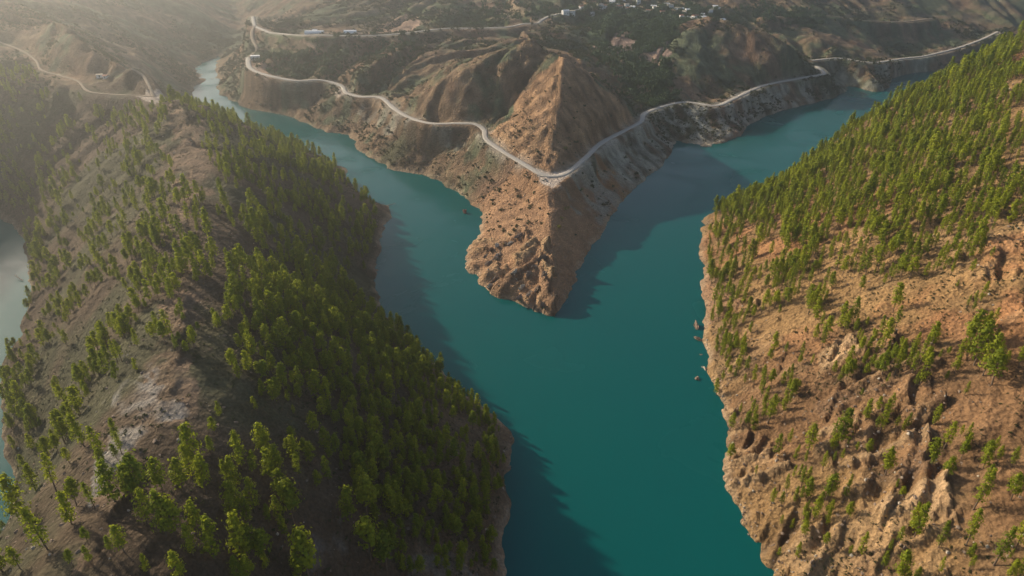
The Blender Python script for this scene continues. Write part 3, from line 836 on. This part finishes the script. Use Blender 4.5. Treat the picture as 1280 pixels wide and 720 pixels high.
scatter('pine_woods', np.stack([PX, PY, PZ - 0.15], 1)[mass], PH[mass], rotz[mass], kindi[mass], proto_col)

# ------------------------------------------------------------------ shrubs: each on the headland, the rest of the slopes as one mass
shr = []
SH_POLY = [([(560,232),(600,180),(690,225),(688,245),(640,262),(600,262)], 60), ([(600,265),(688,240),(688,300),(600,305)], 26), ([(700,235),(800,170),(830,200),(760,280),(720,300)], 34),
           ([(620,160),(700,75),(760,120),(700,210)], 40), ([(480,140),(570,165),(560,220),(480,205)], 30)]
for poly, n in SH_POLY:
    xs = [p[0] for p in poly]; ys = [p[1] for p in poly]
    k = 0
    while k < n:
        qx, qy = random.uniform(min(xs), max(xs)), random.uniform(min(ys), max(ys))
        if poly_mask(poly, np.array([qx]), np.array([qy]))[0]:
            shr.append((qx, qy, random.choice((0.9, 1.1, 1.3, 1.6, 2.0)), 0)); k += 1
shr += [(646,282,1.9,0),(624,283,1.6,0),(622,276,1.4,0),(616,287,1.5,0),(648,240,2.2,0),(624,232,2.2,0),(609,272,1.3,0),(660,246,2.0,0),(668,240,1.9,0)]
shr += [(706,259,1.5,1),(711,258,1.2,1),(702,273,1.6,1),(698,284,2.0,1),(707,184,2.0,1),(727,236,1.6,1)]
shr = np.array(shr)
sx, sy = raycast(shr[:, 0], shr[:, 1])
sz_ = full_height(sx, sy)
srd = np.array([kd.find((a, b, 0))[2] for a, b in zip(sx, sy)])
for i in range(len(shr)):
    if srd[i] < 5 or sz_[i] < 0.8: continue
    yel = shr[i, 3] > 0.5
    o = bpy.data.objects.new('shrub', (YBUSH if yel else BUSH)[i % 4]); col.objects.link(o)
    o.location = (sx[i], sy[i], sz_[i] - 0.1); s = shr[i, 2]; o.scale = (s * 1.25, s * 1.1, s); o.rotation_euler[2] = random.uniform(0, 6.28)
    size = 'large' if s > 1.75 else ('small' if s < 1.2 else 'low')
    where = 'bare orange headland' if shr[i, 1] > 225 else 'slope over the road'
    lbl = unique('%s %s shrub on %s, %s' % (size, 'yellow' if yel else 'dark green', where, place_words(shr[i, 0], shr[i, 1])), ['rounded', 'ragged'])
    tag(o, lbl, 'shrub', 'shrubs dotted over the headland')

# mass of scrub on the far slopes and on the two hills
n = 170000
ca_ = np.radians(RNG.uniform(-47, 47, n)); cr_ = 90 + 1350 * RNG.random(n) ** 0.75
cx_ = np.sin(ca_) * cr_; cy_ = np.cos(ca_) * cr_
cb = bil(hb, CELL, cx_, cy_)
cpx, cpy, cax = project(cx_, cy_, cb)
cn = fbm(cx_ / 50, cy_ / 50, 4, 151); cg = lic(cx_, cy_, 26.0, 110, 8, 5)
farm = region(cpx, cpy, [([(735,20),(850,12),(842,45),(828,100),(800,120),(770,80),(740,50)], 1.0)], 6)
pk = sstep(-0.5, 0.6, cn - 0.3 * cg) * 0.8
headm = region(cpx, cpy, [([(570,150),(705,62),(800,150),(760,300),(690,420),(570,350)], 1.0)], 4)
pk = np.where(headm > 0.5, pk * 0.30, pk)
pk = np.where(cy_ < 480, np.where(cx_ > 60, pk * 1.0, pk * 0.5), pk)
kp = (RNG.random(n) < pk) & (cb > 2) & (cpx > -250) & (cpx < 1550) & (cpy > -60) & (cpy < 900) & (farm < 0.5)
cx_, cy_ = cx_[kp], cy_[kp]
cz_ = full_height(cx_, cy_)
nrv = bil(near_road.astype(float), CELL, cx_, cy_) > 0
dr = np.array([kd.find((a, b, 0))[2] if q else 99.0 for a, b, q in zip(cx_, cy_, nrv)])
k2 = dr > 5.5
cx_, cy_, cz_ = cx_[k2], cy_[k2], cz_[k2]
cs_ = RNG.uniform(0.5, 1.15, len(cx_)) * (0.8 + 2.9 * sstep(420, 900, cy_) * RNG.random(len(cx_)) ** 0.7)
scatter('hillside_shrubbery', np.stack([cx_, cy_, cz_ - 0.1], 1), cs_, RNG.uniform(0, 6.28, len(cx_)), RNG.integers(0, 4, len(cx_)), bush_col)

# dark orchard groves round the village and its fields
GROVE = [([(700,8),(780,6),(870,4),(930,8),(925,18),(880,16),(850,30),(835,52),(800,58),(790,40),(750,38)], 0.5), ([(740,45),(800,58),(795,75),(830,70),(835,105),(800,122),(775,92),(750,70)], 0.26),
         ([(810,75),(835,72),(836,130),(806,128)], 0.5), ([(930,8),(1000,12),(1030,22),(1010,34),(960,24)], 0.5), ([(450,48),(510,44),(520,64),(450,74)], 0.10), ([(325,62),(420,56),(430,92),(330,86)], 0.13), ([(560,0),(700,0),(700,24),(560,30)], 0.12)]
qx = []; qy = []; qd = []
for poly, d in GROVE:
    xs = [p[0] for p in poly]; ys = [p[1] for p in poly]
    A_ = (max(xs) - min(xs)) * (max(ys) - min(ys))
    m = int(A_ * d * 0.55)
    a = RNG.uniform(min(xs), max(xs), m); b = RNG.uniform(min(ys), max(ys), m)
    mk = poly_mask(poly, a + RNG.normal(size=m) * 3, b + RNG.normal(size=m) * 2)
    qx.append(a[mk]); qy.append(b[mk])
qx = np.concatenate(qx); qy = np.concatenate(qy)
gx2, gy2 = raycast(qx, qy)
gx2 = gx2 + RNG.normal(size=len(gx2)) * 5; gy2 = gy2 + RNG.normal(size=len(gy2)) * 9
gz2 = full_height(gx2, gy2)
dr = np.array([kd.find((a, b, 0))[2] for a, b in zip(gx2, gy2)])
k2 = (dr > 6) & (gz2 > 5)
gx2, gy2, gz2 = gx2[k2], gy2[k2], gz2[k2]
scatter('orchard_vegetation', np.stack([gx2, gy2, gz2 - 0.1], 1), RNG.uniform(2.2, 4.6, len(gx2)), RNG.uniform(0, 6.28, len(gx2)), RNG.integers(0, 4, len(gx2)), grove_col)

# ------------------------------------------------------------------ houses
def box(x0, x1, y0, y1, z0, z1):
    v = np.array([(x, y, z) for z in (z0, z1) for y in (y0, y1) for x in (x0, x1)], float)
    f = np.array([[0, 2, 3, 1], [4, 5, 7, 6], [0, 1, 5, 4], [2, 6, 7, 3], [0, 4, 6, 2], [1, 3, 7, 5]])
    return v, f
def gable(L, D, z0, rise, over=0.4):
    L += over; D += over
    v = np.array([(-L, -D, z0), (L, -D, z0), (L, D, z0), (-L, D, z0), (-L, 0, z0 + rise), (L, 0, z0 + rise)], float)
    f = [[0, 1, 5, 4], [2, 3, 4, 5], [0, 4, 3, 3], [1, 2, 5, 5], [0, 3, 2, 1]]
    return v, f
def py_mesh(name, v, f):
    me = bpy.data.meshes.new(name); me.from_pydata([tuple(map(float, a)) for a in v], [], [list(dict.fromkeys(map(int, a))) for a in f]); me.update(); return me
def add_house(px, py, L, D, hgt, rz, roofmat, label, group=None, pitched=True, cat='house', name='house'):
    x, y = raycast(np.array([px]), np.array([py])); x, y = float(x[0]), float(y[0])
    if group: q_ = y + random.uniform(-45, 30); x *= q_ / y; y = q_
    z = float(full_height(np.array([x]), np.array([y]))[0])
    e = empty(name, (x, y, z - 0.2), rz)
    b = py_mesh('wall', *box(-L, L, -D, D, -2.5, hgt)); obj('wall', b, M_WALL, e)
    if pitched: obj('roof', py_mesh('roof', *gable(L, D, hgt + 0.003, D * 0.5)), roofmat, e)
    else: obj('roof', py_mesh('roof', *box(-L - 0.25, L + 0.25, -D - 0.25, D + 0.25, hgt + 0.003, hgt + 0.35)), roofmat, e)
    k = max(1, int(L / 1.8))
    for j in range(k):
        cx = -L + (j + 0.5) * 2 * L / k
        if j == k // 2: obj('door', py_mesh('door', *box(cx - 0.5, cx + 0.5, -D - 0.06, -D - 0.003, 0.2, 2.3)), M_DARK, e)
        else: obj('window', py_mesh('window', *box(cx - 0.5, cx + 0.5, -D - 0.06, -D - 0.003, 1.3, 2.4)), M_DARK, e)
    return tag(e, label, cat, group)

ordn = 'first second third fourth fifth sixth seventh eighth ninth tenth eleventh twelfth thirteenth fourteenth fifteenth sixteenth seventeenth eighteenth nineteenth twentieth twenty-first twenty-second twenty-third twenty-fourth twenty-fifth twenty-sixth twenty-seventh twenty-eighth'.split()
upper = [(707,10),(716,9),(727,7),(741,7),(750,9),(757,6),(845,7),(848,3),(774,9),(783,9),(795,9),(808,8),(817,9),(833,8),(843,11),(765,8),(771,6),(778,4),(785,4.5),(791,4),(798,6),(803,3.5),(812,4),(820,6),(829,3),(838,4)]
cluster = [(851,9),(856,10),(853,14),(857,18),(869,21),(877,19),(881,21),(883,16),(888,13),(890,10),(894,9),(897,12),(899,15),(902,10),(905,9),(880,12),(874,14),(860,6),(868,8)]
for k, (a, b) in enumerate(sorted(upper)):
    add_house(a, b, random.uniform(3, 5), random.uniform(2.6, 3.6), random.uniform(3.5, 6), random.uniform(-0.5, 0.5), (M_ROOF, M_PALE, M_RROOF)[k % 3],
              'small %s-roofed white house, %s from the left in the village\'s upper row' % ('flat' if k % 2 else 'gable', ordn[k]), 'white village houses', pitched=not k % 2)
for k, (a, b) in enumerate(sorted(cluster)):
    add_house(a, b, random.uniform(2.8, 4.6), random.uniform(2.4, 3.6), random.uniform(3.2, 6), random.uniform(-0.6, 0.6), (M_ROOF, M_RROOF, M_PALE, M_ROOF, M_WALL)[k % 5],
              'small %s-roofed white house, %s from the left in the cluster above the east hill' % ('flat' if k % 2 else 'gable', ordn[k]), 'white village houses', pitched=not k % 2)
add_house(319, 71, 5.5, 4, 4.5, 0.3, M_ROOF, 'white flat-roofed building alone beside the bend of the shore road', pitched=False, cat='building', name='white_building')
add_house(393, 34, 3, 2.4, 3, 0.1, M_ROOF, 'tiny white gabled hut above the long white greenhouse', pitched=True, cat='hut', name='hillside_hut')
add_house(123, 90, 2.6, 2, 2.6, 0.4, M_PALE, 'pale flat-roofed house on the hazy slope below the ridge track', pitched=False)
add_house(131, 91, 2.2, 1.8, 2.4, -0.3, M_RROOF, 'smaller pale gabled house just east of the flat-roofed one on the hazy slope', pitched=True)

def greenhouse(px, py, L, R_, rz, label):
    x, y, z = at(px, py, 99.8)
    z = float(full_height(np.array([x]), np.array([y]))[0])
    e = empty('greenhouse', (x, y, z), rz)
    n = 12; th = np.linspace(0, np.pi, n)
    v = []; f = []
    for s in (-L, L):
        for t in th: v.append((s, -math.cos(t) * R_, math.sin(t) * R_ * 0.9 - (1.2 if t in (th[0], th[-1]) else 0)))
    for i in range(n - 1): f.append([i, i + 1, n + i + 1, n + i])
    f.append(list(range(n))[::-1]); f.append(list(range(n, 2 * n)))
    obj('film_cover', py_mesh('film_cover', v, f), M_PLASTIC, e)
    for s in (-1, 1):
        obj('door', py_mesh('door', *box(min(s * (L + 0.01), s * (L + 0.08)), max(s * (L + 0.01), s * (L + 0.08)), -1, 1, 0.05, 2.2)), M_DARK, e)
    tag(e, label, 'greenhouse', 'white greenhouses by the upper road')
greenhouse(393, 41.4, 12, 3.8, 0.0, 'long narrow white greenhouse beside the upper road, western one')
greenhouse(438, 41.4, 8, 4.4, 0.05, 'shorter white greenhouse beside the upper road at the edge of a bare field')

# ------------------------------------------------------------------ rocks
def make_rock(seed, sx_, sy_, sz2, rough=0.35, det=3):
    import bmesh
    bm = bmesh.new(); bmesh.ops.create_icosphere(bm, subdivisions=det, radius=1.0)
    r = np.random.default_rng(seed); cuts = r.normal(size=(9, 3)); cuts /= np.linalg.norm(cuts, axis=1)[:, None]; off = r.uniform(0.4, 0.75, 9)
    for v in bm.verts:
        p = np.array(v.co)
        for c, o in zip(cuts, off):
            d = p @ c
            if d > o: p = p - c * (d - o) * 0.9
        q = p * 2.6 + seed
        k = float(fbm(np.array([q[0] + q[2]]), np.array([q[1] - q[2]]), 3, seed)[0])
        p = p * (1 + rough * 0.5 * k)
        v.co = (p[0] * sx_, p[1] * sy_, p[2] * sz2)
    me = bpy.data.meshes.new('rock'); bm.to_mesh(me); bm.free()
    return me
def add_rock(px, py, s, seed, mat, label, group=None, rz=0.0, name='rock', sink=0.3, water=False, cat='rock'):
    if water: x, y, z = at(px, py, 0); z = 0
    else:
        x, y = raycast(np.array([px]), np.array([py])); x, y = float(x[0]), float(y[0]); z = float(full_height(np.array([x]), np.array([y]))[0])
    o = obj(name, make_rock(seed, *s, 0.8, 4), mat)
    o.location = (x, y, z + s[2] * (0.5 - sink)); o.rotation_euler = (0, 0, rz)
    return tag(o, label, cat, group)
add_rock(581, 266, (1.9, 2.3, 3.0), 3, M_RED, 'small red-brown rock rising alone from the water beside the headland', name='rock_islet', water=True, sink=0.4)
add_rock(869, 408, (1.2, 4.4, 2.0), 5, M_ROCK, 'long craggy rock islet off the right shore, uppermost of three', 'rocks off the right shore', name='rock_islet', water=True, sink=0.35)
add_rock(872, 424, (1.3, 2.8, 1.5), 6, M_ROCK, 'low jagged rock islet touching the lower end of the long islet', 'rocks off the right shore', name='rock_islet', water=True, sink=0.35, rz=0.4)
add_rock(871, 474, (1.1, 2.3, 1.5), 8, M_ROCK, 'small detached rock islet standing lowest off the right shore', 'rocks off the right shore', name='rock_islet', water=True, sink=0.35, rz=-0.3)
add_rock(880, 448, (2.2, 5.0, 3.0), 9, M_ROCK, 'tall brown crag clinging to the right shore beside the islets', 'rocks on the right shore', name='shore_crag', sink=0.4)
add_rock(881, 462, (2.0, 2.6, 2.2), 10, M_PALE, 'pale broken crag at the foot of the right shore', 'rocks on the right shore', name='shore_crag', sink=0.4)
add_rock(885, 497, (1.7, 2.8, 2.2), 12, M_ROCK, 'brown boulder at the waterline below a clump of pines', 'rocks on the right shore', name='shore_crag', sink=0.35)
k = 0
for (a, b, s) in [(615,312,2.2),(620,322,2.4),(612,330,1.7),(624,318,1.5),(606,320,1.4),(640,302,2.0),(648,297,1.8),(632,305,1.7),(655,292,1.6),(622,309,1.6),(660,350,2.2),(668,338,1.8),(676,328,2.0),(652,365,2.0),(662,372,1.8),(672,366,2.2),(680,352,1.8),(642,352,1.9),(678,384,2.1),(668,384,1.7),(650,378,1.7),(612,362,1.6),(618,352,1.8)]:
    pal = k % 4 == 1
    add_rock(a, b, (s * random.uniform(0.6, 0.9), s * random.uniform(1.4, 2.6), s * random.uniform(0.9, 1.4)), 20 + k, M_PALE if pal else M_ROCK,
             '%s rock outcrop on the headland tip, %s' % ('pale angular' if pal else 'brown jagged', place_words(a, b)), 'rock outcrops on the headland', rz=random.uniform(-0.9, -0.4), name='rock_outcrop', sink=0.45)
    k += 1
for (a, b, s) in [(681,228,1.0),(679,231,0.8),(683,231,0.7)]:
    add_rock(a, b, (s * 1.4, s, s), 60 + k, M_PALE, 'pale boulder dumped at the edge of the junction, %s' % {1.0: 'largest of three', 0.8: 'lowest and westernmost of three', 0.7: 'smallest of three'}[s], 'boulders by the junction', name='boulder', sink=0.3)
    k += 1

# loose stones lying over the bare slopes: nobody could count them
stone_col = bpy.data.collections.new('stone_kinds')
for i in range(5):
    m_ = make_rock(80 + i, 1.0, 0.8, 0.7, 0.5, 2); m_.materials.append(M_ROCK if i != 2 else M_PALE)
    stone_col.objects.link(bpy.data.objects.new('stone_kind_%d' % i, m_))
n = 60000
sa = np.radians(RNG.uniform(-50, 50, n)); sr = 90 + 500 * RNG.random(n)
stx, sty = np.sin(sa) * sr, np.cos(sa) * sr
sb = bil(hb, CELL, stx, sty); spx, spy, _ = project(stx, sty, sb)
rk = region(spx, spy, ROCK_POLY); sn = fbm(stx / 18, sty / 18, 3, 171)
prob = np.clip(0.08 + 0.35 * sstep(0.1, 0.8, sn) + 0.5 * rk + 0.3 * sstep(8, 2, sb), 0, 1) * np.where(stx > 60, 1.0, 0.55)
kp = (RNG.random(n) < prob) & (sb > 0.2) & (spx > -80) & (spx < 1400) & (spy < 800)
stx, sty = stx[kp], sty[kp]; stz = full_height(stx, sty)
kp = (stz > -0.3) & (np.array([kd.find((a, b, 0))[2] for a, b in zip(stx, sty)]) > 5)
stx, sty, stz = stx[kp], sty[kp], stz[kp]
scatter('scree_rubble', np.stack([stx, sty, stz], 1), 0.18 + 0.75 * RNG.random(len(stx)) ** 3, RNG.uniform(0, 6.28, len(stx)), RNG.integers(0, 5, len(stx)), stone_col)

# drift logs at the two places where bare trunks reach over the water
def log(px, py, L, rz, label, tilt=0.15):
    x, y, _ = at(px, py, 0)
    e = empty('dead_tree', (x, y, 0.6), rz)
    v, f = join([tube((-L / 2, 0, 0), (0, 0.2, L * tilt * 0.5), 0.32, 0.24, 7), tube((0, 0.2, L * tilt * 0.5), (L / 2, -0.1, L * tilt), 0.24, 0.09, 7)])
    obj('trunk', mesh_np('trunk', v, f), M_WOOD, e)
    for q in range(4):
        t = 0.05 + q * 0.11
        v, f = tube((L * t, 0, L * tilt * (0.5 + t)), (L * (t + 0.16), (-1) ** q * L * 0.16, L * tilt * (0.6 + t) + 0.5), 0.11, 0.03, 5)
        obj('branch', mesh_np('branch', v, f), M_WOOD, e)
    tag(e, label, 'dead tree')
log(24, 349, 9, 2.6, 'bleached dead tree reaching over the small lake at the left edge')
log(490, 257, 7, 0.1, 'bare grey fallen trunk on the rocky point of the left hill')

# ------------------------------------------------------------------ air
EL, AZ = math.radians(24), math.radians(-55)
def haze_box():
    v, f = box(-1560, 1960, -330, 2800, -26, 276)
    m, nt, out = new_mat('air_haze')
    p = N(nt, 'ShaderNodeVolumePrincipled'); p.inputs['Color'].default_value = (0.90, 0.93, 0.94, 1); p.inputs['Density'].default_value = 0.00033; p.inputs['Anisotropy'].default_value = 0.83
    nt.links.new(p.outputs[0], out.inputs['Volume'])
    o = obj('haze', py_mesh('haze', v, f), m); tag(o, kind='stuff')
haze_box()

# ------------------------------------------------------------------ light, sky, camera
w = bpy.data.worlds.new('World'); scene.world = w; w.use_nodes = True
nt = w.node_tree; bg = nt.nodes['Background']
sky = nt.nodes.new('ShaderNodeTexSky'); sky.sky_type = 'NISHITA'; sky.sun_disc = False
sky.sun_elevation = EL; sky.sun_rotation = AZ % (2 * math.pi); sky.air_density = 1.0; sky.dust_density = 2.5
nt.links.new(sky.outputs[0], bg.inputs[0]); bg.inputs[1].default_value = 0.125
sd = bpy.data.lights.new('sun', 'SUN'); sd.energy = 5.0; sd.angle = math.radians(1.2); sd.color = (1.0, 0.86, 0.66)
so = bpy.data.objects.new('sun', sd); col.objects.link(so)
dirv = Vector((math.sin(AZ) * math.cos(EL), math.cos(AZ) * math.cos(EL), math.sin(EL)))
so.rotation_euler = dirv.to_track_quat('Z', 'Y').to_euler(); so.location = dirv * 900

cam = bpy.data.cameras.new('camera'); cam.sensor_width = 36; cam.lens = FPX / 1280 * 36; cam.clip_start = 1; cam.clip_end = 8000
co = bpy.data.objects.new('camera', cam); col.objects.link(co); co.location = (0, 0, HC); co.rotation_euler = (math.pi / 2 - PITCH, 0, 0)
scene.camera = co
vs = scene.view_settings; vs.view_transform = 'Standard'; vs.look = 'None'; vs.exposure = 0.36; vs.gamma = 1
scene.cycles.use_denoising = True
scene.cycles.max_bounces = 5; scene.cycles.diffuse_bounces = 3; scene.cycles.glossy_bounces = 2; scene.cycles.transmission_bounces = 3; scene.cycles.volume_bounces = 0
